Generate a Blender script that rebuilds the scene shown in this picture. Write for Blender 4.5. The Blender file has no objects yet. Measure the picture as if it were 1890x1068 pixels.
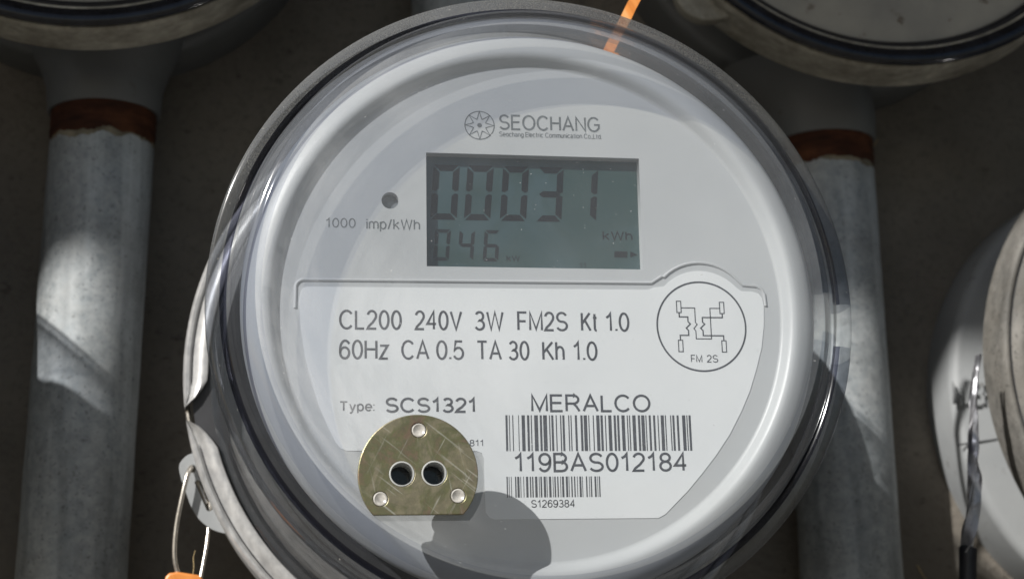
import bpy, bmesh, math, random
from mathutils import Matrix, Vector, noise
random.seed(7)
S = bpy.context.scene
COL = S.collection
PI = math.pi
ORG = Vector((0, 0, 1.6))            # the main meter's axis, 1.6 m above the ground; all shapes below are in millimetres

# ------------------------------------------------------------------ camera
R3 = ((0.98866, -0.01209, -0.14971), (-0.02525, 0.96920, -0.24497), (0.14806, 0.24597, 0.95790))
C3 = (-67.937, -97.347, 394.231)
def V(x, y, z): return Vector((x, -z, y)) * 0.001      # x right, y up, z out of the wall (mm) -> world (m)
cd = bpy.data.cameras.new('camera'); cam = bpy.data.objects.new('camera', cd); COL.objects.link(cam)
ax = [V(R3[0][k], R3[1][k], R3[2][k]) * 1000 for k in range(3)]
m = Matrix((ax[0], ax[1], ax[2])).transposed().to_4x4()
m.translation = V(*C3) + ORG
cam.matrix_world = m
cd.sensor_width = 36; cd.lens = 3000 / 1890 * 36
cd.clip_start = 0.01; cd.clip_end = 200
cd.dof.use_dof = True; cd.dof.focus_distance = 0.405; cd.dof.aperture_fstop = 18
S.camera = cam

# ------------------------------------------------------------------ sky, sun, exposure
SUN = Vector((-22., -20.0, 18.5)).normalized()         # towards the sun: left, in front of the wall, above
elev = math.asin(SUN.z); azim = math.atan2(SUN.x, SUN.y)
w = bpy.data.worlds.new('World'); S.world = w; w.use_nodes = True
nt = w.node_tree; bg = nt.nodes['Background']
sky = nt.nodes.new('ShaderNodeTexSky'); sky.sky_type = 'NISHITA'; sky.sun_disc = False
sky.sun_elevation = elev; sky.sun_rotation = azim
nt.links.new(sky.outputs[0], bg.inputs[0]); bg.inputs[1].default_value = 0.05
sd = bpy.data.lights.new('sun', 'SUN'); sd.energy = 5.0; sd.angle = math.radians(0.5); sd.color = (1, 0.965, 0.92)
so = bpy.data.objects.new('sun', sd); COL.objects.link(so)
so.rotation_euler = (-SUN).to_track_quat('-Z', 'Y').to_euler(); so.location = (-1, -1, 3)
S.view_settings.view_transform = 'Standard'; S.view_settings.look = 'None'
S.view_settings.exposure = 0.13; S.view_settings.gamma = 1
S.render.engine = 'CYCLES'
S.cycles.transparent_max_bounces = 32; S.cycles.max_bounces = 12

# ------------------------------------------------------------------ material helpers
class NT:
    def __init__(s, name):
        s.m = bpy.data.materials.new(name); s.m.use_nodes = True; s.t = s.m.node_tree
        s.t.nodes.clear(); s.out = s.n('OutputMaterial'); s.co = s.n('TexCoord').outputs['Object']
    def n(s, k, **kw):
        x = s.t.nodes.new('ShaderNode' + k)
        for a, b in kw.items(): setattr(x, a, b)
        return x
    def l(s, a, b): s.t.links.new(a, b)
    def val(s, sock, v):
        if hasattr(v, 'is_output'): s.l(v, sock)
        else:
            if isinstance(v, (tuple, list)) and len(v) == 3 and sock.type == 'RGBA': v = (*v, 1)
            sock.default_value = v
    def map(s, scale=(1, 1, 1), rot=(0, 0, 0), co=None):
        if any(rot):                                     # turn first, then stretch
            y = s.n('Mapping'); s.l(co or s.co, y.inputs[0]); y.inputs[2].default_value = rot; co = y.outputs[0]
        x = s.n('Mapping'); s.l(co or s.co, x.inputs[0]); x.inputs[3].default_value = scale
        return x.outputs[0]
    def noise(s, scale, detail=5, co=None, rough=.55, dist=0):
        x = s.n('TexNoise'); s.l(co or s.co, x.inputs['Vector']); x.inputs['Scale'].default_value = scale
        x.inputs['Detail'].default_value = detail; x.inputs['Roughness'].default_value = rough; x.inputs['Distortion'].default_value = dist
        return x.outputs[0]
    def ramp(s, f, stops):
        x = s.n('ValToRGB'); s.l(f, x.inputs[0]); e = x.color_ramp.elements
        while len(e) < len(stops): e.new(.5)
        for i, (p, c) in enumerate(stops):
            e[i].position = p; e[i].color = (c, c, c, 1) if not isinstance(c, tuple) else (*c, 1)
        return x.outputs[0]
    def math(s, op, a, b=0.5, clamp=False):
        x = s.n('Math', operation=op, use_clamp=clamp); s.val(x.inputs[0], a); s.val(x.inputs[1], b); return x.outputs[0]
    def mix(s, f, a, b, mode='MIX'):
        x = s.n('MixRGB', blend_type=mode); s.val(x.inputs[0], f); s.val(x.inputs[1], a); s.val(x.inputs[2], b); return x.outputs[0]
    def mixs(s, f, a, b):
        x = s.n('MixShader'); s.val(x.inputs[0], f); s.l(a, x.inputs[1]); s.l(b, x.inputs[2]); return x.outputs[0]
    def bump(s, h, strength=.3, dist=.001):
        x = s.n('Bump'); s.l(h, x.inputs['Height']); x.inputs['Strength'].default_value = strength; x.inputs['Distance'].default_value = dist
        return x.outputs[0]
    def pbr(s, col, rough=.5, metal=0., nrm=None, spec=.5, **kw):
        x = s.n('BsdfPrincipled'); s.val(x.inputs['Base Color'], col); s.val(x.inputs['Roughness'], rough); s.val(x.inputs['Metallic'], metal)
        x.inputs['Specular IOR Level'].default_value = spec
        for k, v in kw.items(): s.val(x.inputs[k.replace('_', ' ')], v)
        if nrm: s.l(nrm, x.inputs['Normal'])
        return x.outputs[0]
    def done(s, sh): s.l(sh, s.out.inputs[0]); return s.m

def mat_plain(name, col, rough=.5, metal=0., var=.12, scale=300, bump=0., spec=.5):
    t = NT(name); n = t.noise(scale, 6)
    c = t.mix(t.ramp(n, [(.3, 0.), (.7, 1.)]), tuple(v * (1 - var) for v in col), tuple(min(1, v * (1 + var)) for v in col))
    return t.done(t.pbr(c, rough, metal, t.bump(n, bump, .0005) if bump else None, spec))

def mat_clear(name, tint, dust, dust_col=(.75, .75, .73), rough=.03, lo=.35, hi=.75, wob=0., haze=0., smear_glare=0., speck=0., fres=.8, grit=0., low=1.):
    """Clear plastic: transmits straight through, reflects by its angle, carries a film of dust, specks and circular wipe marks."""
    t = NT(name)
    lw = t.n('LayerWeight'); lw.inputs[0].default_value = .5
    f = t.math('ADD', t.math('MULTIPLY', t.math('POWER', lw.outputs['Facing'], 5.), fres), .04, True)
    tr = t.n('BsdfTransparent'); tr.inputs[0].default_value = (*tint, 1)
    gl = t.n('BsdfGlossy'); gl.inputs['Roughness'].default_value = rough
    if wob: t.l(t.bump(t.noise(60, 2), wob, .002), gl.inputs['Normal'])
    sh = t.mixs(f, tr.outputs[0], gl.outputs[0])
    gx = t.n('SeparateXYZ'); t.l(t.co, gx.inputs[0])
    top = t.ramp(t.math('ADD', t.math('MULTIPLY', gx.outputs['Z'], 9.), t.math('MULTIPLY', gx.outputs['X'], -1.5)), [(.0, low), (.45, 1.)])   # dust gathers on the sky-facing half; the haze there imitates internal reflection
    if haze:
        tl = t.n('BsdfTranslucent'); tl.inputs[0].default_value = (.72, .74, .76, 1)
        hz = t.math('MULTIPLY', t.ramp(t.noise(40, 5, None, .6), [(.3, .6), (.7, 1.)]), haze)
        hz = t.math('MULTIPLY', hz, top)
        sh = t.mixs(hz, sh, tl.outputs[0])
    if dust or speck:
        xyz = t.n('SeparateXYZ'); t.l(t.co, xyz.inputs[0]); X_, Z_ = xyz.outputs['X'], xyz.outputs['Z']
        r = t.math('SQRT', t.math('ADD', t.math('MULTIPLY', X_, X_), t.math('MULTIPLY', Z_, Z_)))
        pol = t.n('CombineXYZ'); t.l(r, pol.inputs[0]); t.l(t.math('MULTIPLY', t.math('ARCTAN2', Z_, X_), .006), pol.inputs[1]); t.l(xyz.outputs['Y'], pol.inputs[2])
        a = t.noise(300, 6, pol.outputs[0], .65, .3); c = t.noise(14, 3); b = t.noise(1300, 2)
        a0 = t.noise(45, 5, None, .6) if smear_glare else a
        d = t.math('MULTIPLY', t.math('MULTIPLY', t.ramp(a0, [(lo, .7 if smear_glare else .3), (hi, 1.)]), t.ramp(c, [(.3, .6), (.7, 1.)])), dust)
        if smear_glare:                                        # left of the window: smears, plus glare and highlight streaks painted in
            q = t.math('ADD', t.math('MULTIPLY', X_, -13.), t.math('MULTIPLY', t.math('SUBTRACT', c, .5), 1.6))
            w_ = t.ramp(t.noise(70, 6, t.map((1, 1, .2), (0, .7, 0)), .65, .8), [(.38, .15), (.66, 1.)])
            e = t.math('ADD', t.math('MULTIPLY', w_, .55), t.math('MULTIPLY', t.ramp(a, [(.42, 0.), (.68, 1.)]), .6))
            d = t.math('ADD', d, t.math('MULTIPLY', t.ramp(q, [(.3, 0.), (.85, smear_glare)]), e))
        if grit: d = t.math('ADD', d, t.math('MULTIPLY', t.ramp(t.noise(3600, 3, None, .7), [(.45, 0.), (.7, 1.)]), grit))
        d = t.math('MULTIPLY', d, top)
        if speck: d = t.math('ADD', d, t.math('MULTIPLY', t.ramp(b, [(.735, 0.), (.765, 1.)]), speck), True)
        df = t.n('BsdfDiffuse'); df.inputs[0].default_value = (*dust_col, 1)
        sh = t.mixs(d, sh, df.outputs[0])
    return t.done(sh)

M = {}
M['front'] = mat_clear('clear_front', (.97, .98, .98), .11, (.70, .715, .73), wob=.02, smear_glare=.30, speck=.55)
M['inner'] = mat_clear('clear_inner', (.97, .975, .98), .0)
M['inner_side'] = mat_clear('clear_inner_side', (.95, .955, .96), .0, haze=.32, fres=.45, low=.2)
M['inner_wall'] = mat_clear('clear_inner_wall', (.97, .975, .98), .0, haze=.03)
M['side'] = mat_clear('clear_side', (.93, .94, .95), .03, (.62, .62, .6), .06, wob=.15, speck=.5, fres=.3, low=.3)
M['edge'] = mat_clear('clear_edge', (.76, .78, .82), .04, (.6, .6, .58), .08, haze=.07, speck=.3, low=.2, fres=.6)
M['lip'] = mat_clear('clear_lip', (.62, .64, .68), .10, (.56, .55, .5), .12, .3, .6, haze=.22, speck=.5, grit=.13, fres=.5, low=.15)
M['fillet'] = mat_clear('clear_fillet', (.22, .23, .30), .0, rough=.1)
M['front_old'] = mat_clear('clear_front_dusty', (.88, .88, .86), .12, (.45, .43, .38))
M['side_old'] = mat_clear('clear_side_dusty', (.94, .95, .97), .03, (.35, .34, .32), .08, wob=.15)
def mk_face(name, col, var, specks=0.):
    t = NT(name); n = t.noise(35, 6, None, .6); f = t.noise(2500, 3)
    c = t.mix(t.ramp(n, [(.3, 0.), (.7, 1.)]), tuple(v * (1 - var) for v in col), col)
    if specks:
        sp = t.ramp(t.noise(150, 5, None, .65), [(.60, 0.), (.66, 1.)])
        c = t.mix(t.math('MULTIPLY', sp, specks), c, (.10, .065, .035))
    c = t.mix(t.ramp(t.noise(9, 6, None, .6), [(.45, 0.), (.8, .5)]), c, tuple(v * k for v, k in zip(col, (.9, .88, .82))))
    return t.done(t.pbr(c, t.ramp(n, [(.3, .30), (.7, .46)]), 0, t.bump(f, .12, .0002), .45))
M['face'] = mk_face('grey_plastic', (.49, .505, .52), .07)
M['face_old'] = mk_face('aged_plastic', (.42, .40, .35), .35, .8)
def mk_label():
    t = NT('label_paper'); n = t.noise(40, 6); f = t.noise(900, 4)
    c = t.mix(t.ramp(n, [(.35, 0.), (.7, 1.)]), (.70, .72, .735), (.75, .765, .78))
    sm = t.ramp(t.noise(75, 5), [(.70, 0.), (.78, .18)])
    return t.done(t.pbr(t.mix(sm, c, (.45, .45, .45)), .38, 0, t.bump(f, .06, .0002), .4))
M['label'] = mk_label()
M['ink'] = mat_plain('black_ink', (.036, .039, .049), .5, var=.5, scale=900)
M['grey_ink'] = mat_plain('grey_ink', (.13, .142, .148), .5, var=.4, scale=700)
def mk_lcd():
    t = NT('lcd_glass'); a = t.noise(45, 3, None, .5, 1.2); sp = t.ramp(t.noise(520, 2), [(.735, 0.), (.765, 1.)])
    c = t.mix(t.ramp(a, [(.40, 0.), (.62, 1.)]), (.030, .060, .056), (.044, .082, .092))
    c = t.mix(t.math('MULTIPLY', sp, .45), c, (.45, .5, .5))
    return t.done(t.pbr(c, .16, 0, None, .3))
M['lcd'] = mk_lcd()
def mk_seg(name, dark, lite):
    t = NT(name); a = t.noise(70, 4, None, .6)
    return t.done(t.pbr(t.mix(t.ramp(a, [(.42, 0.), (.66, 1.)]), dark, lite), .3, 0, None, .12))
M['seg'] = mk_seg('lcd_segment', (.001, .002, .0025), (.004, .008, .009))
M['seg_faint'] = mk_seg('lcd_segment_faint', (.003, .005, .006), (.010, .020, .022))
M['dark'] = mat_plain('dark_interior', (.028, .029, .032), .5, var=.3, scale=120)
M['dark2'] = mat_plain('dark_grey_plastic', (.07, .07, .072), .45, var=.35, scale=120)
def mk_galv(name, lo, hi, rough, metal, speck=0., dirt=0.):
    t = NT(name); n = t.noise(330, 7, None, .6); st = t.noise(90, 5, t.map((1, 1, .05)), .6)
    c = t.mix(t.ramp(n, [(.3, 0.), (.72, 1.)]), lo, hi)
    c = t.mix(t.ramp(st, [(.52, 0.), (.72, .75)]), c, tuple(v * 1.55 for v in hi))
    c = t.mix(t.ramp(t.noise(60, 5, t.map((1, 1, .09)), .6), [(.30, .7), (.46, 0.)]), c, tuple(v * .5 for v in lo))
    if dirt: c = t.mix(t.ramp(t.noise(60, 6, None, .65), [(.4, 0.), (.75, dirt)]), c, (.10, .085, .06))
    if speck: c = t.mix(t.ramp(t.noise(900, 4), [(.60, 0.), (.68, speck)]), c, (.02, .018, .015))
    return t.done(t.pbr(c, t.ramp(n, [(.3, rough - .08), (.7, rough + .1)]), metal, t.bump(n, .1, .0004)))
M['ring'] = mk_galv('galvanised_ring', (.44, .445, .45), (.62, .62, .61), .42, .35, .0, .2)
M['ring_old'] = mk_galv('dusty_ring', (.12, .117, .107), (.19, .182, .166), .72, .0, .7, .35)
M['ring_dusty'] = mk_galv('very_dusty_ring', (.27, .26, .22), (.44, .42, .36), .8, .0, .0, .75)
M['pipe'] = mk_galv('galvanised_pipe', (.26, .29, .305), (.45, .475, .485), .56, .2, .5, .35)
M['wire'] = mat_plain('steel_wire', (.62, .58, .52), .32, .9, .2, 900)
def mk_wall():
    t = NT('dark_concrete'); a = t.noise(12, 8, None, .65, .4); b = t.noise(420, 6, None, .7); c3 = t.noise(130, 5, t.map((1, 1, 2.2)), .65); big = t.noise(5, 4, None, .6)
    c = t.mix(t.ramp(a, [(.3, 0.), (.7, 1.)]), (.17, .152, .126), (.30, .272, .23))
    c = t.mix(t.ramp(big, [(.4, .55), (.6, 0.)]), c, (.11, .10, .088))
    c = t.mix(t.ramp(b, [(.30, .6), (.5, 0.)]), c, (.12, .107, .092))
    c = t.mix(t.ramp(c3, [(.64, 0.), (.70, .6)]), c, (.065, .058, .05))
    h = t.math('ADD', b, t.math('MULTIPLY', c3, 1.2))
    return t.done(t.pbr(c, .9, 0, t.bump(h, .55, .0015), .2))
M['wall'] = mk_wall()
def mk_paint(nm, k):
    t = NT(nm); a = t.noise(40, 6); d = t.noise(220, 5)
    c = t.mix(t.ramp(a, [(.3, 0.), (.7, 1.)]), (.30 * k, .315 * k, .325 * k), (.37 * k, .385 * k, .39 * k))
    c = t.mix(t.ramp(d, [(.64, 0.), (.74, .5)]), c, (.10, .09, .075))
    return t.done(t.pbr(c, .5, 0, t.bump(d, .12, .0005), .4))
M['paint'] = mk_paint('grey_paint', .42); M['paint_light'] = mk_paint('light_grey_paint', .92)  # one paint in two tones: shade and sunlight are put into the colour
def mk_rust():
    t = NT('rust'); a = t.noise(60, 7, t.map((1, 1, 3)), .65)
    return t.done(t.pbr(t.ramp(a, [(.3, (.024, .012, .009)), (.52, (.060, .023, .013)), (.78, (.15, .058, .026))]), .85, 0, t.bump(a, .5, .001), .2))
M['rust'] = mk_rust()
M['stain'] = mat_plain('rust_stain', (.21, .185, .13), .75, .05, .45, 180)
def mk_orange():
    t = NT('orange_plastic'); a = t.noise(300, 5, t.map((1, 1, .06), (0, .5, 0)))
    return t.done(t.pbr(t.ramp(a, [(.3, (.55, .17, .03)), (.55, (.80, .30, .07)), (.8, (.88, .48, .2))]), .4, 0, t.bump(a, .15, .0004)))
M['orange'] = mk_orange()
def mk_gold():
    t = NT('zinc_chromate'); a = t.noise(110, 7, None, .68, .6); b = t.noise(520, 6, None, .7); g = t.noise(70, 4, None, .6)
    c = t.ramp(a, [(.28, (.26, .13, .11)), (.38, (.33, .23, .15)), (.47, (.21, .215, .10)), (.56, (.33, .29, .19)), (.64, (.24, .225, .14)), (.74, (.35, .23, .19))])
    c = t.mix(t.ramp(b, [(.35, 0.), (.7, .5)]), t.mix(.12, c, (.30, .28, .21)), (.15, .14, .105))
    for rot, th in ((.9, .64), (-.5, .66), (.2, .67)):                    # fine handling scratches
        s_ = t.noise(800, 3, t.map((1, 1, .05), (0, rot, 0)), .6)
        c = t.mix(t.math('MULTIPLY', t.ramp(s_, [(th - .01, 0.), (th + .03, .5)]), t.ramp(g, [(.4, .2), (.6, 1.)])), c, (.75, .73, .64))
    h = t.math('ADD', t.math('MULTIPLY', g, 3.), b)
    return t.done(t.pbr(c, t.ramp(a, [(.3, .26), (.7, .52)]), .7, t.bump(h, .12, .0006)))
M['gold'] = mk_gold()
M['pearl'] = mat_plain('milky_plastic', (.47, .455, .42), .2, 0, .35, 700)
M['tube'] = mat_plain('tube_wall', (.50, .51, .50), .25, 0, .1, 300)
M['pit'] = mat_plain('photo_pit', (.012, .016, .022), .12, 0, .4, 500)
M['strap'] = mk_galv('crumpled_aluminium', (.18, .185, .2), (.40, .40, .42), .42, .65, .35, .1)
M['gloss'] = mat_plain('black_glossy_plastic', (.016, .017, .022), .12, 0, .4, 200)
M['black'] = mat_plain('black_rubber', (.012, .013, .018), .45, 0, .3, 400)
M['soil'] = mat_plain('dry_ground', (.12, .11, .09), .95, 0, .3, 3)
M['eave'] = mat_plain('grey_render', (.20, .19, .18), .9, 0, .2, 6)
M['straw'] = mat_plain('dry_straw', (.42, .32, .16), .8, 0, .3, 200)

# ------------------------------------------------------------------ object helpers
def link(name, me, mats, parent=None):
    o = bpy.data.objects.new(name, me); COL.objects.link(o)
    if mats:
        for x in (mats if isinstance(mats, (list, tuple)) else [mats]): me.materials.append(M[x])
    if parent: o.parent = parent
    return o
def tag(o, label, cat=None, group=None):
    o['label'] = label
    if cat: o['category'] = cat
    if group: o['group'] = group
    return o
def struct(o): o['kind'] = 'structure'; return o
def thing(name, label, cat, x=0., y=0., z=0., group=None):
    o = bpy.data.objects.new(name, None); COL.objects.link(o); o.location = ORG + V(x, y, z); o.empty_display_size = .02
    return tag(o, label, cat, group)
def mesh(name, vs, fs, smooth=False, idx=None):
    me = bpy.data.meshes.new(name); me.from_pydata([V(*v) for v in vs], [], fs); me.validate()
    if idx:
        for p, i in zip(me.polygons, idx): p.material_index = i
    bm = bmesh.new(); bm.from_mesh(me); bmesh.ops.remove_doubles(bm, verts=bm.verts, dist=1e-7)
    bmesh.ops.recalc_face_normals(bm, faces=bm.faces); bm.to_mesh(me); bm.free()
    if smooth:
        for p in me.polygons: p.use_smooth = True
        me.set_sharp_from_angle(angle=math.radians(38))
    return me
def lathe(prof, n=160, a0=0., a1=2 * PI, mats=None, warp=None, cx=0., cy=0.):
    """Turn a closed (r, z) outline round the axis; a partial sweep gets end caps."""
    full = abs(a1 - a0 - 2 * PI) < 1e-6; k = len(prof); rows = n if full else n + 1
    vs, fs, ix = [], [], []
    for i in range(rows):
        a = a0 + (a1 - a0) * i / n
        for (r, z) in prof:
            if warp: r, z = warp(a, r, z)
            vs.append((cx + r * math.cos(a), cy + r * math.sin(a), z))
    for i in range(n):
        i2 = (i + 1) % rows
        for j in range(k):
            j2 = (j + 1) % k
            if prof[j][0] == 0 and prof[j2][0] == 0: continue
            fs.append((i * k + j, i2 * k + j, i2 * k + j2, i * k + j2)); ix.append(mats[j] if mats else 0)
    if not full:
        fs.append(tuple(range(k))); ix.append(0); fs.append(tuple(n * k + j for j in range(k))); ix.append(0)
    return vs, fs, ix
def rev(name, prof, mats, parent=None, idx=None, **kw):
    v, f, i = lathe(prof, mats=idx, **kw)
    me = bpy.data.meshes.new(name); bm = bmesh.new(); bv = [bm.verts.new(V(*p)) for p in v]
    for fc, q in zip(f, i):
        try: x = bm.faces.new([bv[t] for t in fc]); x.material_index = q
        except ValueError: pass
    bmesh.ops.remove_doubles(bm, verts=bm.verts, dist=1e-7); bmesh.ops.dissolve_degenerate(bm, edges=bm.edges, dist=1e-8)
    bmesh.ops.recalc_face_normals(bm, faces=bm.faces); bm.to_mesh(me); bm.free()
    for p in me.polygons: p.use_smooth = True
    me.set_sharp_from_angle(angle=math.radians(38))
    return link(name, me, mats, parent)
def conv(curve_obj, name):
    """Evaluate a curve object to a mesh lying in the face plane."""
    COL.objects.link(curve_obj); bpy.context.view_layer.update()
    dg = bpy.context.evaluated_depsgraph_get()
    me = bpy.data.meshes.new_from_object(curve_obj.evaluated_get(dg)); me.name = name
    d = curve_obj.data; bpy.data.objects.remove(curve_obj); bpy.data.curves.remove(d)
    return me
def plate(name, loops, z, thick, mats, parent=None, bevel=0., smooth=False):
    """Flat plate with holes: outlines in mm, front face at z, going back by thick."""
    cu = bpy.data.curves.new(name, 'CURVE'); cu.dimensions = '2D'; cu.fill_mode = 'BOTH'
    for lp in loops:
        sp = cu.splines.new('POLY'); sp.points.add(len(lp) - 1); sp.use_cyclic_u = True
        for p, (x, y) in zip(sp.points, lp): p.co = (x, y, 0, 1)
    cu.extrude = max(0, thick / 2 - bevel); cu.bevel_depth = bevel; cu.bevel_resolution = 1; cu.offset = -bevel
    me = conv(bpy.data.objects.new(name, cu), name)
    for v in me.vertices: v.co = V(v.co.x, v.co.y, v.co.z + z - thick / 2)
    if smooth:
        for p in me.polygons: p.use_smooth = True
        me.set_sharp_from_angle(angle=math.radians(30))
    me.materials.clear()
    return link(name, me, mats, parent)
def polys(name, ps, z, mats, parent=None):
    vs, fs = [], []
    for p in ps:
        b = len(vs); vs += [(x, y, z) for x, y in p]; fs.append(tuple(range(b, b + len(p))))
    me = bpy.data.meshes.new(name); me.from_pydata([V(*v) for v in vs], [], fs)
    for p in me.polygons:
        if p.normal.y > 0: p.flip()
    return link(name, me, mats, parent)
def stroke(pts, wd, closed=False):
    """Outline quads of a polyline, mitred, wd wide."""
    n = len(pts); L, Rr = [], []
    for i in range(n):
        p = Vector(pts[i]); a = Vector(pts[i - 1]) if (i or closed) else None; b = Vector(pts[(i + 1) % n]) if (i < n - 1 or closed) else None
        d1 = (p - a).normalized() if a is not None else None; d2 = (b - p).normalized() if b is not None else None
        d1 = d1 or d2; d2 = d2 or d1
        t = (d1 + d2).normalized(); nn = Vector((-t.y, t.x)); c = max(.45, nn.dot(Vector((-d1.y, d1.x))))
        L.append(p + nn * wd / 2 / c); Rr.append(p - nn * wd / 2 / c)
    return [[tuple(L[i]), tuple(L[(i + 1) % n]), tuple(Rr[(i + 1) % n]), tuple(Rr[i])] for i in range(n if closed else n - 1)]
def circ(x, y, r, n=48, a0=0.): return [(x + r * math.cos(a0 + 2 * PI * i / n), y + r * math.sin(a0 + 2 * PI * i / n)) for i in range(n)]
def ea(cx, cy, rx, ry, a0, a1, n=12):
    return [(cx + rx * math.cos(math.radians(a0 + (a1 - a0) * i / n)), cy + ry * math.sin(math.radians(a0 + (a1 - a0) * i / n))) for i in range(n + 1)]
def bowl(x0, x1, y0, y1, n=16): return ea((x0 + x1) / 2, (y0 + y1) / 2, (x1 - x0) / 2, (y1 - y0) / 2, 90, 450, n)
# centre lines of a plain grotesque alphabet: (advance width, polylines); cap height 1, x-height .73
X = .73
GL = {
 'A': (.68, [[(0, 0), (.34, 1), (.68, 0)], [(.115, .33), (.565, .33)]]),
 'B': (.58, [[(0, .5), (0, 1), (.32, 1)] + ea(.32, .755, .22, .245, 90, -90, 8) + [(0, .51)], [(0, .51), (.34, .51)] + ea(.34, .255, .24, .255, 90, -90, 8) + [(0, 0), (0, .5)]]),
 'C': (.70, [ea(.37, .5, .37, .5, 40, 320, 18)]),
 'E': (.54, [[(.54, 1), (0, 1), (0, 0), (.55, 0)], [(0, .52), (.5, .52)]]),
 'F': (.50, [[(.5, 1), (0, 1), (0, 0)], [(0, .5), (.44, .5)]]),
 'G': (.74, [ea(.38, .5, .38, .5, 40, 325, 18) + [(.72, .22), (.72, .47), (.40, .47)]]),
 'H': (.60, [[(0, 0), (0, 1)], [(.6, 0), (.6, 1)], [(0, .52), (.6, .52)]]),
 'K': (.60, [[(0, 0), (0, 1)], [(.57, 1), (0, .38)], [(.2, .60), (.6, 0)]]),
 'L': (.46, [[(0, 1), (0, 0), (.47, 0)]]),
 'M': (.70, [[(0, 0), (0, 1), (.35, .05), (.70, 1), (.70, 0)]]),
 'N': (.60, [[(0, 0), (0, 1), (.6, 0), (.6, 1)]]),
 'O': (.76, [bowl(0, .76, 0, 1, 28)]),
 'R': (.62, [[(0, 0), (0, 1), (.34, 1)] + ea(.34, .74, .24, .26, 90, -90, 8) + [(0, .48)], [(.34, .47), (.46, .33), (.62, 0)]]),
 'S': (.60, [ea(.30, .745, .275, .255, 22, 270, 14) + ea(.30, .25, .30, .25, 90, -158, 14)[1:]]),
 'T': (.60, [[(0, 1), (.6, 1)], [(.3, 1), (.3, 0)]]),
 'V': (.64, [[(0, 1), (.32, 0), (.64, 1)]]),
 'W': (.92, [[(0, 1), (.22, 0), (.46, 1), (.70, 0), (.92, 1)]]),
 '0': (.50, [bowl(0, .5, 0, 1, 24)]),
 '1': (.36, [[(0, .74), (.16, .85), (.25, 1), (.25, 0)]]),
 '2': (.50, [ea(.25, .73, .24, .27, 168, -30, 12) + [(.30, .36), (.07, .14), (0, 0), (.5, 0)]]),
 '3': (.50, [ea(.24, .755, .22, .245, 155, -90, 12) + ea(.24, .26, .26, .26, 88, -155, 12)]),
 '4': (.54, [[(.40, 0), (.40, 1), (0, .30), (.54, .30)]]),
 '5': (.50, [[(.46, 1), (.10, 1), (.03, .50)] + ea(.24, .32, .26, .32, 140, -155, 14)]),
 '6': (.50, [ea(.28, .52, .28, .48, 38, 180, 10) + ea(.25, .31, .25, .31, 180, 540, 18)]),
 '8': (.50, [bowl(.03, .47, .53, 1, 18), bowl(0, .5, 0, .53, 18)]),
 '9': (.50, [ea(.22, .48, .28, .48, 218, 360, 10) + ea(.25, .69, .25, .31, 0, 360, 18)]),
 'a': (.48, [ea(.22, .54, .20, .19, 160, 0, 8) + [(.42, .1), (.48, 0)], [(.42, .42), (.2, .38)] + ea(.18, .19, .18, .19, 90, 310, 8) + [(.42, .18)]]),
 'c': (.46, [ea(.25, X / 2, .25, X / 2, 45, 315, 14)]),
 'd': (.46, [bowl(0, .46, 0, X, 16), [(.46, 1), (.46, 0)]]),
 'e': (.48, [[(0, .37), (.49, .37)] + ea(.245, X / 2, .245, X / 2, 2, 318, 16)]),
 'g': (.46, [bowl(0, .46, 0, X, 16), [(.46, X), (.46, 0)] + ea(.23, -.03, .23, .25, 0, -160, 8)]),
 'h': (.44, [[(0, 0), (0, 1)], [(0, .42)] + ea(.22, .45, .22, .28, 170, 0, 8) + [(.44, 0)]]),
 'i': (.0, [[(0, 0), (0, X)], [(0, .88), (0, 1)]]),
 'k': (.44, [[(0, 0), (0, 1)], [(.41, X), (0, .28)], [(.15, .44), (.44, 0)]]),
 'l': (.0, [[(0, 0), (0, 1)]]),
 'm': (.74, [[(0, 0), (0, X)], [(0, .42)] + ea(.185, .48, .185, .25, 170, 0, 8) + [(.37, 0)], [(.37, .42)] + ea(.555, .48, .185, .25, 170, 0, 8) + [(.74, 0)]]),
 'n': (.44, [[(0, 0), (0, X)], [(0, .42)] + ea(.22, .45, .22, .28, 170, 0, 8) + [(.44, 0)]]),
 'o': (.50, [bowl(0, .5, 0, X, 18)]),
 'p': (.46, [bowl(0, .46, 0, X, 16), [(0, X), (0, -.28)]]),
 'r': (.24, [[(0, 0), (0, X)], [(0, .45)] + ea(.22, .45, .22, .26, 170, 85, 5)]),
 't': (.26, [[(.11, .95), (.11, .14)] + ea(.22, .12, .11, .12, 180, 280, 4), [(0, X), (.26, X)]]),
 'u': (.44, [[(0, X), (0, .28)] + ea(.22, .28, .22, .28, 180, 360, 8), [(.44, X), (.44, 0)]]),
 'y': (.46, [[(0, X), (.23, 0)], [(.46, X), (.2, -.14), (.12, -.26), (0, -.27)]]),
 'z': (.42, [[(0, X), (.42, X), (0, 0), (.43, 0)]]),
 '.': (.0, [[(0, 0), (0, .10)]]), ',': (.04, [[(.04, .08), (.03, -.06), (0, -.14)]]), ':': (.0, [[(0, 0), (0, .10)], [(0, .6), (0, .70)]]), '/': (.28, [[(0, -.02), (.28, 1.02)]]), ' ': (.12, [])}
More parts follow.
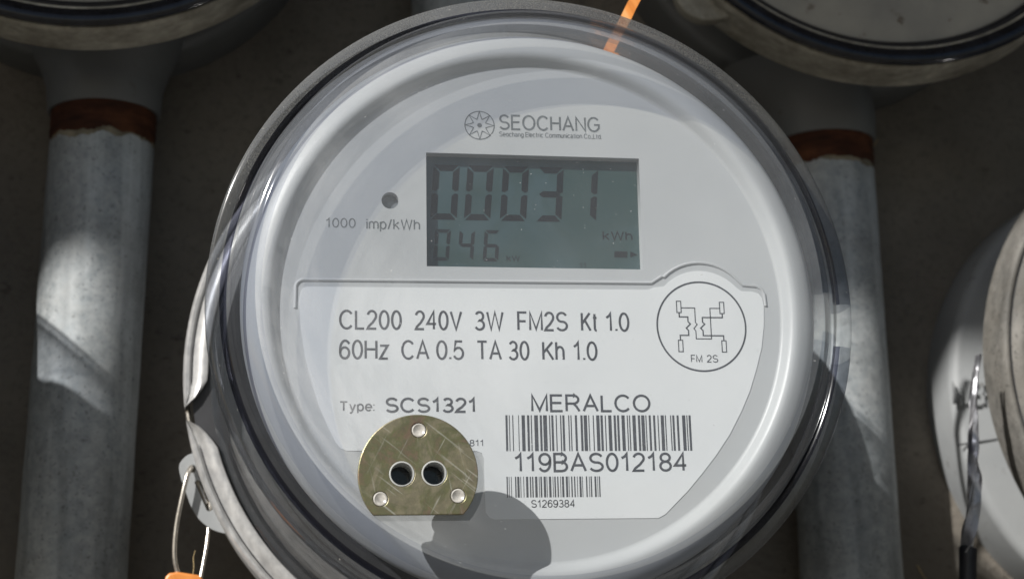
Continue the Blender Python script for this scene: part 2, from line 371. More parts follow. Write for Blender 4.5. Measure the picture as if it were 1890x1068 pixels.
def text(name, words, z, mats, parent, wt=.135):
    """words: (string, x0, x1, y0, y1): each fills its box; wt is the stroke width as a share of the cap height."""
    vs, fs, q = [], [], 0
    for (s, x0, x1, y0, y1) in words:
        pen, put = 0., []
        for ch in s:
            wd, ls = GL[ch]; put.append((pen, ls)); pen += wd + .21
        pen -= .21
        ys = [p[1] for _, ls in put for l in ls for p in l]; lo = min(0., min(ys)); hi = max(ys)
        if hi > 1: hi = 1.
        if lo > -.05: lo = 0.
        H = (y1 - y0) / (hi - lo + wt); sw = wt * H                  # mm of one cap height, stroke width
        kx = (x1 - x0 - sw) / pen if pen > 0 else 1
        for off, ls in put:
            for l in ls:
                pl = [(x0 + sw / 2 + (off + px) * kx, y0 + sw / 2 + (py - lo) * H) for px, py in l]
                cl = len(pl) > 3 and math.hypot(pl[0][0] - pl[-1][0], pl[0][1] - pl[-1][1]) < 1e-4
                if cl: pl = pl[:-1]
                zz = z + .004 * (q % 5); q += 1
                for quad in stroke(pl, sw, cl):
                    b = len(vs); vs += [(x, y, zz) for x, y in quad]; fs.append((b, b + 1, b + 2, b + 3))
    me = bpy.data.meshes.new(name); me.from_pydata([V(*v) for v in vs], [], fs); me.update()
    for p in me.polygons:
        if p.normal.y > 0: p.flip()
    return link(name, me, mats, parent)
def tube(pts, rads, n=12, cap=True):
    """Round tube through 3-D points (mm); rads a number or one per point."""
    if not hasattr(rads, '__len__'): rads = [rads] * len(pts)
    P = [Vector(p) for p in pts]; vs, fs = [], []; up = Vector((.13, .31, .94))
    for i, p in enumerate(P):
        t = (P[min(i + 1, len(P) - 1)] - P[max(i - 1, 0)]).normalized(); u = (up - t * up.dot(t)).normalized(); up = u; w_ = t.cross(u)
        for k in range(n):
            a = 2 * PI * k / n; q = p + (u * math.cos(a) + w_ * math.sin(a)) * rads[i]; vs.append(tuple(q))
    for i in range(len(P) - 1):
        for k in range(n):
            k2 = (k + 1) % n; fs.append((i * n + k, i * n + k2, (i + 1) * n + k2, (i + 1) * n + k))
    if cap: fs.append(tuple(range(n))); fs.append(tuple((len(P) - 1) * n + k for k in range(n)))
    return vs, fs
def spline(pts, sub=8):
    P = [Vector(p) for p in pts]; out = []
    for i in range(len(P) - 1):
        a, b, c, d = P[max(i - 1, 0)], P[i], P[i + 1], P[min(i + 2, len(P) - 1)]
        for k in range(sub):
            t = k / sub; out.append(.5 * ((2 * b) + (c - a) * t + (2 * a - 5 * b + 4 * c - d) * t * t + (3 * b - a - 3 * c + d) * t ** 3))
    return [tuple(p) for p in out + [P[-1]]]
def arc(cx, cz, r, a0, a1, n=6):
    return [(cx + r * math.cos(math.radians(a0 + (a1 - a0) * i / n)), cz + r * math.sin(math.radians(a0 + (a1 - a0) * i / n))) for i in range(n + 1)]

# ------------------------------------------------------------------ the setting
def box_mesh(name, x0, x1, y0, y1, z0, z1):
    vs = [(x, y, z) for x in (x0, x1) for y in (y0, y1) for z in (z0, z1)]
    return mesh(name, vs, [(0, 1, 3, 2), (4, 6, 7, 5), (0, 4, 5, 1), (2, 3, 7, 6), (0, 2, 6, 4), (1, 5, 7, 3)])
WZ = -165.
wl = struct(link('wall', box_mesh('wall', -3000, 3000, -1600, 1400, WZ - 200, WZ), 'wall')); wl.location = ORG
gr = struct(link('ground', box_mesh('ground', -60000, 60000, -1800, -1600, -60000, 60000), 'soil')); gr.location = ORG
def eave():                                               # sloping roof edge high above; its shade falls just over the middle meter
    e = lambda x: 1003. - .05 * (x + 1012)
    vs = []
    for x in (-3000, 3000):
        for z in (WZ + 2, 920): vs += [(x, e(x), z), (x, e(x) + 150, z)]
    return mesh('roof_overhang', vs, [(0, 1, 3, 2), (4, 6, 7, 5), (0, 4, 5, 1), (2, 3, 7, 6), (0, 2, 6, 4), (1, 5, 7, 3)])
ev = struct(link('roof_overhang', eave(), 'eave')); ev.location = ORG

# ------------------------------------------------------------------ meter
FZ = -3.0                                            # plane of the printed face
def cover_profile():
    outer = [(0, 14), (70.5, 14)] + arc(70.5, 9.2, 4.8, 75, 15, 5) + [(76.1, 8.0), (76.5, 6.), (77.1, 3.2), (77.5, 1.8), (78.2, 1.3), (78.9, 1.7), (79.2, 2.1), (81.2, 2.0)] + \
            arc(81.4, .8, 1.2, 70, 0, 3) + [(82.9, -3.), (82.6, -7.5), (80.6, -8.6), (81.4, -40), (82.2, -80), (82.4, -84), (84., -86), (84., -88.2)]
    inner = [(82.2, -88.2), (80.2, -82), (79.2, -40), (78.4, -9), (78.2, -2), (75.4, 1.2), (74.2, 7.6)] + arc(69.6, 8.2, 4.4, 15, 75, 4) + [(69., 12), (0, 12)]
    k = []
    for r, z in outer:
        k.append(0 if z > 13.8 and r < 70.5 else 2 if z > 6.5 else 1 if z > 3.1 else 7 if r < 79.1 and z > 0 else 3 if z > -8 else 1)
    k += [4 if z > 11.5 and r < 70 else 2 if z > 7.7 else 6 if z > 1.3 else 5 for r, z in inner]
    return outer + inner, k
prof_cover, idx_cover = cover_profile()
prof_body = [(0, FZ), (64.6, FZ), (65.1, -2.9), (65.6, -2.4), (66.2, -1.5), (66.9, -.75), (67.7, -.35), (68.6, -.35), (69.8, -.75), (71.2, -1.4), (72.6, -2.3), (73.7, -3.4), (74.3, -4.6), (74.3, -6.2), (72., -6.4), (70, -6.3), (0, -6.3)]
prof_in = [(0, -6.8), (71, -6.8), (70, -24), (66, -26), (66, -78), (0, -78)]
prof_base = [(0, -79), (80.0, -79), (80.5, -84), (80.5, -88.6), (89.5, -88.8), (89.5, -96), (0, -96)]
WIN = [(-27.4, 40.45), (28.9, 40.25), (28.6, 10.0), (-27.6, 10.05)]

HOLES = [(-35.95, -45.3), (-28.35, -45.2)]
def meter(label, x, y, group, detailed):
    t = thing('electricity_meter', label, 'electricity meter', x, y, 0, group)
    old = not detailed
    if detailed:
        # faceplate: dished lip turned round a flat field that is cut for the display and the pulse window
        lip = rev('face_rim', prof_body[1:15] + [(64.6, -6)], 'face', None, n=200)
        field = plate('faceplate', [circ(0, 0, 64.62, 200), WIN[::-1], circ(-36.8, 27.3, 2.2, 40)], FZ, 3.0, 'face', t)
        lip.parent = t
    else:
        rev('faceplate', prof_body, 'face_old', t, n=120)
    rev('inner_body', prof_in, 'dark', t, n=72)
    rev('base_flange', prof_base, 'dark', t, n=96)
    cv = rev('clear_cover', prof_cover if old else prof_cover[1:-1], ['front_old', 'side_old', 'side_old', 'side_old', 'inner', 'inner', 'inner', 'edge'] if old else ['front', 'side', 'edge', 'lip', 'inner', 'inner_side', 'inner_wall', 'fillet'],
        t, idx_cover if old else idx_cover[1:-2] + [9], n=128 if old else 224)
    if detailed:
        bm = bmesh.new(); bm.from_mesh(cv.data)
        bmesh.ops.delete(bm, geom=[f for f in bm.faces if f.material_index == 9], context='FACES')
        wv, wf = [], []
        for z, r, k in ((14., 70.5, 0), (12., 69., 4)):
            pt = plate('window', [circ(0, 0, r, 224), circ(*HOLES[0], 2.9, 40)[::-1], circ(*HOLES[1], 2.9, 40)[::-1]], z, 0, 'front'); me = pt.data
            bpy.data.objects.remove(pt); nf = len(bm.faces); bm.from_mesh(me); bpy.data.meshes.remove(me); bm.faces.ensure_lookup_table()
            for f in bm.faces[nf:]: f.material_index = k; f.smooth = True
        bmesh.ops.remove_doubles(bm, verts=bm.verts, dist=2e-6); bmesh.ops.recalc_face_normals(bm, faces=bm.faces)
        bm.to_mesh(cv.data); bm.free()
    return t

G_M = 'round electricity meters on the wall'
main = meter('clean clear-domed electricity meter reading 00031 in the middle of the photo', 0, 0, G_M, True)

# raised bead above the label
bead_pts = [(-60.7, -1.2), (-60.6, 2.6)] + [(-58.5 + 2.1 * math.cos(a), 4.1 + 2.0 * math.sin(a)) for a in [PI - i * PI / 12 for i in range(7)]] + \
           [(30.6, 6.4), (33.4, 8.2)] + [(43.6 + 13.6 * math.cos(a), -1.6 + 13.6 * math.sin(a)) for a in [math.radians(135 - i * 7.5) for i in range(13)]] + \
           [(55.0, 6.2), (58.6, 5.9), (60.0, 5.2), (60.7, 3.8), (60.9, .6)]
v, f = tube([(p[0], p[1], FZ + .05) for p in bead_pts], .42, 8)
link('raised_bead', mesh('raised_bead', v, f, True), 'face', main)
# ring-shaped bezel round the pulse window, and its recessed lens
rev('pulse_window', [(0, FZ - 2.2), (2.6, FZ - 2.2), (2.6, FZ - 3.6), (0, FZ - 3.6)], 'grey_ink', main, n=32, cx=-36.8, cy=27.3)
# display
lcd = polys('lcd_screen', [[(-28.5, 41.5), (30, 41.5), (30, 9), (-28.5, 9)]], FZ - 2.9, 'lcd', main)
v = [(-28.5, 41.5, 0), (30, 41.5, 0), (30, 9, 0), (-28.5, 9, 0)]
lcd.data = mesh('lcd_screen', [(a, b, FZ - 2.9) for a, b, _ in v] + [(a, b, FZ - 4.6) for a, b, _ in v],
                [(0, 1, 2, 3), (7, 6, 5, 4), (0, 4, 5, 1), (1, 5, 6, 2), (2, 6, 7, 3), (3, 7, 4, 0)])
lcd.data.materials.append(M['lcd'])
SEG = {'0': 'abcdef', '1': 'bc', '3': 'abcdg', '4': 'fgbc', '6': 'afgcde'}
def seven(ch, x, y, wd, h, sl, th):
    """Slanted seven-segment digit: x, y bottom-left, sl sideways lean over its height, th bar width."""
    g = .16 * th; w2, h2 = wd, h / 2; P = []
    for s in SEG[ch]:
        if s in 'ad':
            yy, d = (h, -1) if s == 'a' else (0, 1)
            q = [(g, yy), (w2 - g, yy), (w2 - th - g * .3, yy + d * th), (th + g * .3, yy + d * th)]
        elif s == 'g':
            q = [(g * 2, h2), (th, h2 + th / 2), (w2 - th, h2 + th / 2), (w2 - g * 2, h2), (w2 - th, h2 - th / 2), (th, h2 - th / 2)]
        else:
            up = s in 'fb'; lf = s in 'fe'
            q = [(0, g * 2), (0, h2 - g * 2), (th * .5, h2 - g), (th, h2 - th * .55), (th, th + g)]
            if not lf: q = [(w2 - a, b) for a, b in q]
            if up: q = [(a, h - b) for a, b in q]
        P.append([(x + a + sl * b / h, y + b) for a, b in q])
    return P
DZ = FZ - 2.85
for ch, x, sl in (('0', -26.3, 1.1), ('0', -17.55, 1.3), ('0', -8.15, 1.25), ('3', 1.2, 1.15), ('1', 10.4, 1.2)):
    polys('digit', seven(ch, x, 23.3, 6.9, 14.9, sl, 1.7), DZ, 'seg', lcd)
for ch, x in (('0', -25.7), ('4', -19.4), ('6', -12.9)):
    polys('small_digit', seven(ch, x, 12.35, 4.05, 8.4, .75, .95), DZ, 'seg_faint', lcd)
text('unit_lettering', [('kW', -6.6, -3.1, 12.45, 14.1), ('kWh', 18.9, 26.9, 18.5, 21.1), ('11', 12.4, 14.4, 10.9, 12.4)], DZ, 'seg', lcd, .17)
polys('direction_arrow', [[(21.8, 13.9), (25.3, 13.9), (25.4, 15.6), (21.9, 15.6)], [(26.1, 13.9), (28.1, 14.75), (26.1, 15.6)]], DZ, 'seg', lcd)
# maker's name printed on the faceplate
PZ = FZ + .05
text('maker_name', [('SEOCHANG', -8.2, 18.8, 47.2, 51.5), ('Seochang Electric Communication Co.,Ltd.', -8.2, 19.1, 45.0, 46.75)], PZ, 'grey_ink', main, .14)
lg = stroke(circ(-13.3, 48.3, 3.85, 48), .26, True)
star = []
for k in range(8):
    a = PI / 2 + k * PI / 4
    star += [(-13.3 + 3.8 * math.cos(a), 48.3 + 3.8 * math.sin(a)), (-13.3 + 2.15 * math.cos(a + PI / 14), 48.3 + 2.15 * math.sin(a + PI / 14)),
             (-13.3 + 1.75 * math.cos(a + PI / 8), 48.3 + 1.75 * math.sin(a + PI / 8)), (-13.3 + 2.15 * math.cos(a + PI / 4 - PI / 14), 48.3 + 2.15 * math.sin(a + PI / 4 - PI / 14))]
lg += stroke(star, .26, True) + [circ(-13.3, 48.3, .62, 24)]
polys('star_emblem', lg, PZ, 'grey_ink', main)
text('pulse_lettering', [('1000', -53.2, -45.6, 19.8, 22.4), ('imp/kWh', -42.9, -29.2, 18.85, 22.4)], PZ, 'grey_ink', main)
# label with its print
LAB = [(-59.7, .5), (-59.3, 3.0), (-58.8, 3.9), (-57.8, 4.3), (29.6, 4.55), (31.3, 5.2)] + \
      [(43.6 + 13.0 * math.cos(a), -3.2 + 13.0 * math.sin(a)) for a in [math.radians(138 - i * 8) for i in range(13)]] + \
      [(54.6, 4.5), (57.6, 4.4), (59.2, 3.9), (60.1, 2.6), (60.4, .5), (60.1, -4.5), (59.1, -10.5), (57.4, -16.), (55.2, -22), (52.6, -27.3), (49.2, -33.2), (45.2, -38.6), (41.4, -43.1), (37.5, -47.4),
       (33.5, -51.2), (31.4, -53.2), (29.6, -54.1), (-11.6, -54.1), (-13.0, -53.6), (-13.9, -52.3), (-14.0, -39.0), (-14.5, -37.7), (-15.7, -37.2), (-47.9, -37.0), (-49.4, -36.4), (-50.6, -34.9), (-52.6, -30.8), (-54.8, -25.6), (-56.6, -19.6), (-58.2, -13.4), (-59.3, -6)]
lab = plate('label_sheet', [LAB[::-1]], FZ + .16, .2, 'label', main)
IZ = FZ + .2
k1 = lambda p: -49.74 + (p - 626) * 74.1 / 534
k2 = lambda p: -49.74 + (p - 626) * 65.4 / 475.5
text('rating_lettering', [(s, k1(a), k1(b), -6.65, -1.5) for s, a, b in (('CL200', 625.6, 738.8), ('240V', 762, 849), ('3W', 871, 925.4), ('FM2S', 950, 1044.4), ('Kt', 1068.5, 1100.5), ('1.0', 1114.5, 1160))] +
     [(s, k2(a), k2(b), -14.25, -9.15) for s, a, b in (('60Hz', 625.6, 715.6), ('CA', 738, 789.6), ('0.5', 801.8, 853.4), ('TA', 875.8, 923), ('30', 935, 974.4), ('Kh', 998, 1040), ('1.0', 1055.5, 1101.9))], IZ, 'ink', lab, .13)
text('type_lettering', [('Type:', -49.7, -41.0, -27.9, -24.7), ('SCS1321', -38.4, -15.5, -27.65, -23.75)], IZ, 'ink', lab, .185)
text('owner_lettering', [('MERALCO', -1.8, 28.9, -27.45, -22.85)], IZ, 'ink', lab, .15)
text('serial_lettering', [('119BAS012184', -6.5, 37.7, -42.55, -37.65), ('S1269384', -2.5, 8.55, -51.3, -49.35), ('811', -17.55, -13.95, -36., -34.35)], IZ, 'ink', lab, .145)
B1 = '42 62 75 83 107 116 163 170 195 226 247 268 282 292 315 350 368 388 400 436 456 466 478 498 520 530 562 573 584 604 640 650 662 672 704 724 757 778 788 820 833 842 876 886 909 940 950 972 992 1002 1025 1056 1077 1098 1110 1130 1153 1184 1205 1215 1226 1237 1258 1290 1312 1333 1344 1376 1386 1396 1418 1438 1460 1480 1503 1513 1534 1565 1576 1586 1627 1637 1648 1668 1690 1710 1743 1775 1786 1796 1807 1828'
B2 = '97 118 138 149 178 189 250 272 290 328 346 358 400 412 448 487 516 538 558 580 610 652 680 692 708 735 766 805 820 832 862 902 930 942 960 985 1012 1035 1066 1078 1098 1135 1168 1205 1220 1232 1265 1288 1318 1340 1372 1384 1415 1450 1465 1477 1535 1558 1590 1602 1620 1643 1690 1722 1742 1752 1772 1793'
def bars(sq, x0, k, y0, y1):
    q = [int(i) for i in sq.split()]
    return [[(x0 + (a - q[0]) * k, y0), (x0 + (b - q[0]) * k, y0), (x0 + (b - q[0]) * k, y1), (x0 + (a - q[0]) * k, y1)] for a, b in zip(q[::2], q[1::2])]
polys('barcode', bars(B1, -8.4, 47.6 / 1786, -37.25, -28.2), IZ, 'ink', lab)
polys('barcode', bars(B2, -8.5, 23.6 / 1696, -48.75, -43.6), IZ, 'ink', lab)
dg = stroke(circ(43.4, -5.0, 11.75, 72), .46, True)
def rect(x, y, wd=1.15, h=3.0): return stroke([(x - wd / 2, y), (x + wd / 2, y), (x + wd / 2, y - h), (x - wd / 2, y - h)], .26, True)
dg += rect(37.6, 1.6) + rect(49.05, 1.45) + rect(37.6, -8.7) + rect(49.1, -8.75)
dg += stroke([(38.2, -.15), (41.8, -.15), (41.8, -4.0), (42.25, -4.5), (41.3, -5.6), (41.8, -6.2), (41.8, -8.3), (45.85, -8.3), (45.85, -.2), (48.4, -.2)], .26)
dg += stroke([(37.6, -1.4), (37.6, -2.55), (39.85, -2.55), (39.85, -3.8), (40.45, -4.4), (39.3, -5.5), (39.85, -6.1), (39.85, -7.4), (37.6, -7.4), (37.6, -8.7)], .34)
dg += stroke([(49.05, -1.5), (49.05, -2.65), (43.7, -2.65), (43.7, -3.9), (44.25, -4.4), (43.1, -5.5), (43.7, -6.1), (43.7, -7.45), (49.1, -7.45), (49.1, -8.75)], .34)
polys('wiring_diagram', dg, IZ, 'ink', lab)
text('diagram_lettering', [('FM', 40.1, 43.1, -14.5, -12.5), ('2S', 44.3, 47.3, -14.5, -12.5)], IZ, 'ink', lab)

# plated optical port on the front of the cover
port = bpy.data.objects.new('optical_port', None); COL.objects.link(port); port.parent = main; port.location = V(-32.1, -45.4, 14)
ol = [(14.15 * math.cos(a), 14.15 * math.sin(a)) for a in [math.radians(-42 + i * 264 / 72) for i in range(73)]]
ol = [(x, max(y, -10.6)) for x, y in ol]
pl = plate('port_plate', [ol, circ(-3.85, .1, 2.95, 40)[::-1], circ(3.75, .2, 2.95, 40)[::-1], circ(.25, 10.4, 1.75, 24)[::-1], circ(-8.9, -5.7, 1.75, 24)[::-1], circ(9.3, -5.1, 1.75, 24)[::-1]],
           1.5, 1.4, 'gold', port, .22, True)
for x, y in ((-3.85, .1), (3.75, .2)):
    h = rev('port_sleeve', [(2.66, 1.62), (2.86, 1.62), (2.98, 1.52), (2.98, 1.3), (2.86, 1.0), (2.86, -6.5), (2.66, -6.5)], 'tube', port, n=40, cx=x, cy=y)
    rev('port_pit', [(0, -5.6), (2.64, -5.6), (2.64, -6.1), (0, -6.1)], 'pit', port, n=32, cx=x, cy=y)
for x, y in ((.25, 10.4), (-8.9, -5.7), (9.3, -5.1)):
    rev('rivet', [(0, 1.15), (.7, 1.2), (1.15, 1.45), (1.4, 1.58), (1.62, 1.5), (1.7, 1.2), (1.7, .1), (0, .1)], 'pearl', port, n=24, cx=x, cy=y)

# ------------------------------------------------------------------ sealing ring, socket, pipes
prof_ring = [(92, -104), (92, -90.2), (91.7, -88.9), (91., -88.2), (90.2, -88.3), (89.7, -88.9), (89.3, -89.05), (88.8, -88.5), (88., -87.6), (86.9, -86.9), (85.6, -86.6), (84.7, -86.9), (84.5, -87.6), (85.4, -88.1), (88.2, -89.2), (90.6, -90.6), (91.1, -92), (91.1, -104)]
def gap(a, r, z):
    d = math.degrees(a)
    u0 = min(1, max(0, (d - 189.4) / 6.2)); u1 = min(1, max(0, (547 - d) / 5.2)); u = min(u0 ** .55, u1 ** .6)
    if r < 91.8: r = 91.9 - (91.9 - r) * (.02 + .98 * u)
    return r, z
def ring(label, x, y, group, mat='ring', detailed=False, turn=0.):
    t = thing('sealing_ring', label, 'sealing ring', x, y, -96, group); t.rotation_euler.y = -math.radians(turn)
    b = rev('ring_band', [(r, z + 96) for r, z in prof_ring], mat, t, n=220 if detailed else 120, a0=math.radians(189.4), a1=math.radians(547), warp=gap)
    v, f = tube([(91.2 * math.cos(math.radians(a)), 91.2 * math.sin(math.radians(a)), 2.6) for a in (186.2, 188.2, 190.4)], .8, 8)
    link('clasp_screw', mesh('clasp_screw', v, f, True), 'wire', t)
    return t
G_R = 'metal sealing rings round the meters'
rg = ring('bright galvanised sealing ring with lock tab at lower left of the middle meter', 0, 0, G_R, 'ring', True)
TAB = [(p[0], p[1]) for p in spline([(-88., -23.4, 0), (-90.6, -24.4, 0), (-92.6, -27.0, 0), (-92.3, -30.4, 0), (-90.6, -35.2, 0), (-88.9, -39.6, 0), (-86.6, -43.2, 0), (-83.2, -46.0, 0), (-79.4, -47.4, 0), (-76.5, -47.4, 0)], 5)] + [(-72, -40), (-80, -27)]
sl = [(-88.1, -32.3), (-87.5, -31.7), (-86.8, -31.8), (-86.2, -32.4), (-82.7, -39.6), (-82.8, -40.6), (-83.6, -41.0), (-84.4, -40.6)]
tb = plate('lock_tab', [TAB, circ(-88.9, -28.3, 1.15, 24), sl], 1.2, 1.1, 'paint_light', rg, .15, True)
tag(tb, 'grey painted lock tab with a round hole and a long slot')
ws = thing('wire_seal', 'thin steel wire seal with orange tag hanging from the ring tab', 'wire seal', -88, -28, -94)
def rel(ps, o): return [(p[0] - o[0], p[1] - o[1], p[2] - o[2]) for p in ps]
wp = spline([(-84.4, -38.5, -97), (-87.0, -32., -98.), (-88.9, -28.5, -96.4), (-89.3, -28.3, -93.2), (-90.3, -31.4, -91.6), (-91.6, -37.6, -91.4), (-92.8, -44.5, -91.8), (-93.3, -50.5, -92), (-93.1, -55.4, -92.2), (-92.0, -59.5, -92.6), (-90.5, -64, -93)], 7)
v, f = tube(rel(wp, (-88, -28, -94)), .72, 10); wo = link('seal_wire', mesh('seal_wire', v, f, True), 'wire', ws)
wp = spline([(-83.4, -36.5, -97), (-83.6, -40.3, -97), (-83.8, -45.2, -96.4), (-84.2, -50.5, -95), (-85.0, -56., -94), (-86.0, -62, -93)], 6)
v, f = tube(rel(wp, (-88, -28, -94)), .62, 10); link('seal_wire', mesh('seal_wire', v, f, True), 'wire', ws)
tg = plate('seal_tag', [[(-8.1, -34.5), (-7.6, -32.0), (-6.6, -31.0), (-4.2, -30.7), (1.8, -31.7), (3.2, -33.0), (3.6, -36), (3.6, -52), (-8.1, -52)]], 3.4, 5, 'orange', ws, .7, True)
v, f = tube(rel(spline([(-87.4, -52.5, -93), (-87.9, -54.6, -93), (-87.7, -57.2, -92.5), (-87.9, -59.8, -92)], 4), (-88, -28, -94)), .12, 6)
link('wire_end', mesh('wire_end', v, f), 'straw', ws)

prof_sock = [(0, WZ + .5), (86.5, WZ + .5)] + [(86.5, -146)] + arc(82.5, -146, 4, 0, 80, 5) + [(72, -141.6), (68, -138), (68, -104.5), (0, -104.2)]
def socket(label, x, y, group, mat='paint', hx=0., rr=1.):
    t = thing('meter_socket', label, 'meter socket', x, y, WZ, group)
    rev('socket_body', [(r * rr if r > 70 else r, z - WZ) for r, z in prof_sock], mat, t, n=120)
    v, f, _ = [], [], 0
    n = 40; prof = [(17.8, -72), (27, -72), (22, -82), (19.6, -89), (19.0, -97.6), (18.6, -98.4), (17.8, -98.4)]
    vs = []; fs = []
    for i in range(n):
        a = 2 * PI * i / n
        for r, yy in prof: vs.append((hx + r * math.cos(a) - max(0, r - 20) * (1.6 if hx < 0 else 0), yy, -147 - WZ + r * math.sin(a) * .95))
    k = len(prof)
    for i in range(n):
        for j in range(k):
            i2 = (i + 1) % n; j2 = (j + 1) % k; fs.append((i * k + j, i2 * k + j, i2 * k + j2, i * k + j2))
    link('socket_hub', mesh('socket_hub', vs, fs, True), mat, t)
    return t
def pipe(label, x0, lean, y0, y1, group):
    t = thing('conduit_pipe', label, 'conduit pipe', x0, 0, -147, group)
    nseg = 40; pts = [(lean * (y0 + (y1 - y0) * i / nseg), y0 + (y1 - y0) * i / nseg, 0) for i in range(nseg + 1)]
    v, f = tube(pts, [17.4 + .06 * math.sin(i * 1.7) for i in range(nseg + 1)], 48)
    link('pipe_body', mesh('pipe_body', v, f, True), 'pipe', t)
    for nm, mt, dy, r0, rows in (('rust_stain', 'stain', 2.4, 17.49, 8), ('rusty_thread', 'rust', .9, 17.56, 14)):
        vs, fs, n = [], [], 120
        for j in range(rows):
            for i in range(n):
                an = 2 * PI * i / n; k = j / (rows - 1); ca, sa = math.cos(an), math.sin(an)
                low = y1 - dy - 1.5 * dy ** .5 * noise.noise((ca * 3, sa * 3, x0 + dy)) - 1.2 * abs(noise.noise((ca * 12, sa * 12, x0))) - .5 * abs(noise.noise((ca * 40, sa * 40, x0 + dy)))
                yy = low + (y1 + 10.5 - low) * k; r = r0 + (.22 if j % 3 == 1 and 1 < j and mt == 'rust' else 0)
                vs.append((lean * yy + r * ca, yy, r * sa))
        for j in range(rows - 1):
            for i in range(n): fs.append((j * n + i, j * n + (i + 1) % n, (j + 1) * n + (i + 1) % n, (j + 1) * n + i))
        link(nm, mesh(nm, vs, fs, True), mt, t)
    return t
G_S = 'grey meter sockets behind the meters'; G_P = 'galvanised conduit pipes on the wall'
UR = (139.5, 195.5); UL = (-127.5, 199.); RT = (259., 3.); LF = (-284., 42.)
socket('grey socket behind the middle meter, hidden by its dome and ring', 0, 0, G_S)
def blank(label, x, y):
    """Shallow glossy blank cover over a socket without a meter: dark rolled rim, dusty flat middle."""
    t = thing('blank_cover', label, 'socket cover', x, y, -96, 'blank covers of the upper sockets')
    rev('cover_rim', [(81.6, 6.2), (82.3, 7.5), (83.3, 8.0), (84.2, 7.7), (85.2, 9.2), (87, 10.3), (89.4, 10.7), (90.6, 10.4), (91.3, 9.6), (91.3, 9.5), (84.2, 9.45 - 2), (84.2, 3), (81.6, 3)], 'gloss', t, n=140)
    rev('cover_plate', [(0, 6.4), (70, 6.0), (81.4, 4.6), (81.4, 2), (0, 2)], 'face_old', t, n=120)
    return t
for (nm, pos) in (('upper right corner of the photo', UR), ('upper left corner of the photo', UL), ('right edge of the photo', RT), ('left, just outside the photo', LF)):
    up = pos in (UR, UL); it = 'blank cover' if up else 'meter'
    if up: blank(('dusty brown' if pos is UR else 'dark shaded') + ' blank socket cover at the ' + nm, *pos)
    else: meter('dusty round electricity meter at the ' + nm, *pos, G_M, False)
    rn = ring(('dusty' if pos is not UL else 'dark') + ' metal sealing ring of the ' + it + ' at the ' + nm, *pos, G_R, 'ring_dusty' if up else 'ring_old', False, 37 if pos is UR else 140)
    if pos is UR:
        lug = [(p[0], p[1]) for p in spline([(-90.5, -3, 0), (-96.5, -5.5, 0), (-99.8, -12, 0), (-98.6, -18.5, 0), (-94.8, -22.5, 0), (-88.5, -25.5, 0)], 6)] + [(-86, -16)]
        plate('ring_lug', [lug], 3.5, 5, 'ring_dusty', rn, .6, True)
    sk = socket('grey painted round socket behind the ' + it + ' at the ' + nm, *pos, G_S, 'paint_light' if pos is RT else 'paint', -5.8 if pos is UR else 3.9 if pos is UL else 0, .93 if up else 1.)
    if pos is RT:
        # raised lettering and the seam on the shoulder of the right-hand socket
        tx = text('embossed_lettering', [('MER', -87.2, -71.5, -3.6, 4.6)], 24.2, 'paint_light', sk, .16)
        md = tx.modifiers.new('thick', 'SOLIDIFY'); md.thickness = .0009; md.offset = 0
        v, f = tube([(-86., -17.4, 23.1), (-80, -16.6, 23.4), (-60, -14, 23.4)], .28, 6)
        link('seam', mesh('seam', v, f), 'dark', sk)
pipe('galvanised pipe with rusty threaded top between the middle and right meters', 132.6, .012, -260, 88.3, G_P)
pipe('galvanised pipe left of the middle meter with a patch of sunlight', -126.6, .03, -260, 91.5, G_P)
pipe('galvanised pipe rising behind the top of the middle meter', 0, 0, 95, 420, G_P)

# ------------------------------------------------------------------ small things
st = thing('orange_strip', 'orange flat plastic strip sticking up behind the top of the middle meter', 'plastic strip', 29.5, 82, -22)
vs, fs = [], []
for i in range(13):
    u = i / 12; cx, cy = -6 + 24 * u, -9 + 46 * u; wv = .35 * math.sin(i * 2.1)
    for dx, dz in ((-1.55, -.5), (1.55, -.5), (1.55, .5), (-1.55, .5)): vs.append((cx + dx * .9 + wv * .2, cy - dx * .35, dz + wv))
for i in range(12):
    for k in range(4): fs.append((i * 4 + k, i * 4 + (k + 1) % 4, i * 4 + 4 + (k + 1) % 4, i * 4 + 4 + k))
fs += [(0, 1, 2, 3), (48, 49, 50, 51)]
link('strip_blade', mesh('strip_blade', vs, fs), 'orange', st)
v, f = tube([(-11, -8, 1.5), (-7, -6.4, 2.), (-2, -7.2, 2.), (1, -9, 1.5)], [1.2, 2.2, 2.2, 1.2], 8); link('strip_knot', mesh('strip_knot', v, f, True), 'orange', st)

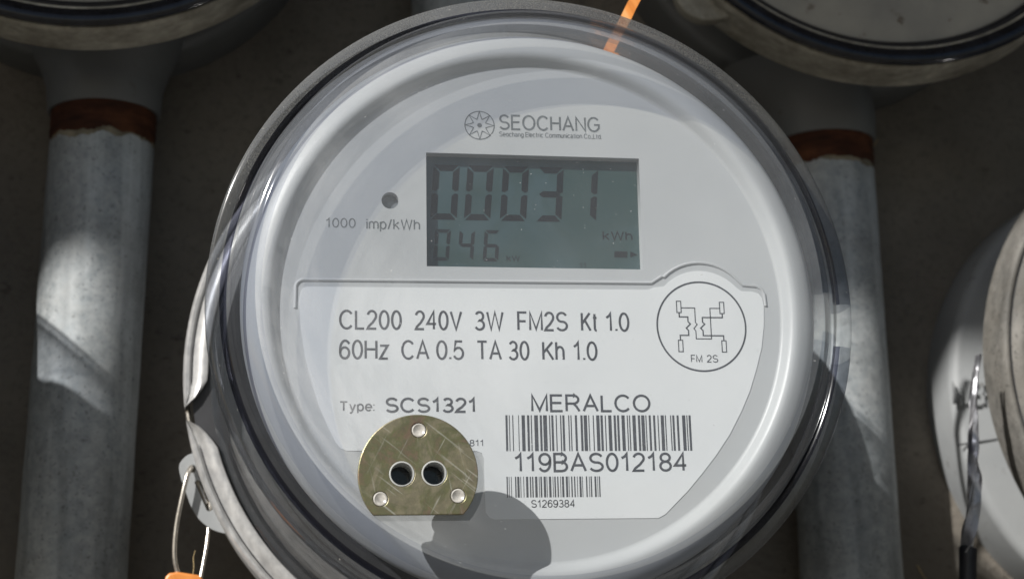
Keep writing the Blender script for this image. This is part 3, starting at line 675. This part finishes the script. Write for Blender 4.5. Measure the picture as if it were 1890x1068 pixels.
ts = thing('twisted_strap', 'crumpled twisted aluminium strap with black end hanging beside the right meter', 'metal strap', 150, -30, -82)
def ribbon(ph, w0, off):
    vs, fs = [], []; n = 44
    for i in range(n + 1):
        u = i / n; y = 35 - 62 * u; x = 5.4 - 9.6 * u - .9 * math.sin(u * 7); wd = (.6 + 2.5 * u ** .8) * w0
        a = ph + 5.2 * u + .35 * math.sin(u * 17 + ph); jit = .25 * math.sin(u * 41 + ph * 3)
        ca, sa = math.cos(a), math.sin(a)
        for s, d in ((-1, -.28), (0, .1 + jit * .3), (1, -.28), (1, .28), (0, .75 + jit), (-1, .28)):
            vs.append((x + off * math.cos(a + 1.2) * u + s * wd * ca - d * sa + jit * .4, y, off * math.sin(a + 1.2) + s * wd * sa + d * ca))
    for i in range(n):
        for k in range(6): fs.append((i * 6 + k, i * 6 + (k + 1) % 6, i * 6 + 6 + (k + 1) % 6, i * 6 + 6 + k))
    fs += [tuple(range(6)), tuple(n * 6 + k for k in range(6))]
    return mesh('foil_strand', vs, fs, True)
for ph, w0, off in ((.3, .75, 1.0), (2.5, .7, 1.1), (4.4, .55, 1.2)): link('foil_strand', ribbon(ph, w0, off), 'strap', ts)
v, f = tube([(-4.0, -25.2, 0), (-4.1, -25.6, 0), (-4.6, -30, 0), (-5.4, -38, 0), (-6.6, -50, 0)], [2.4, 2.8, 2.7, 2.6, 2.6], 14); link('black_end', mesh('black_end', v, f, True), 'black', ts)
for i, (x, y, L, a, lab_) in enumerate(((156.5, 104, 5, .2, 'short curled straw stuck to the wall below the upper right meter'), (168, -62, 9, 2.2, 'pale straw wisp on the wall under the right meter'))):
    t = thing('straw_wisp', lab_, 'straw', x, y, WZ + 1)
    v, f = tube(spline([(0, 0, .4), (L * .35 * math.cos(a), L * .35 * math.sin(a) - 1.2, 1.2), (L * .7 * math.cos(a), L * .7 * math.sin(a) - .8, 1.2), (L * math.cos(a), L * math.sin(a) + .6, .6)], 5), .22, 6)
    link('straw_stem', mesh('straw_stem', v, f, True), 'straw', t)
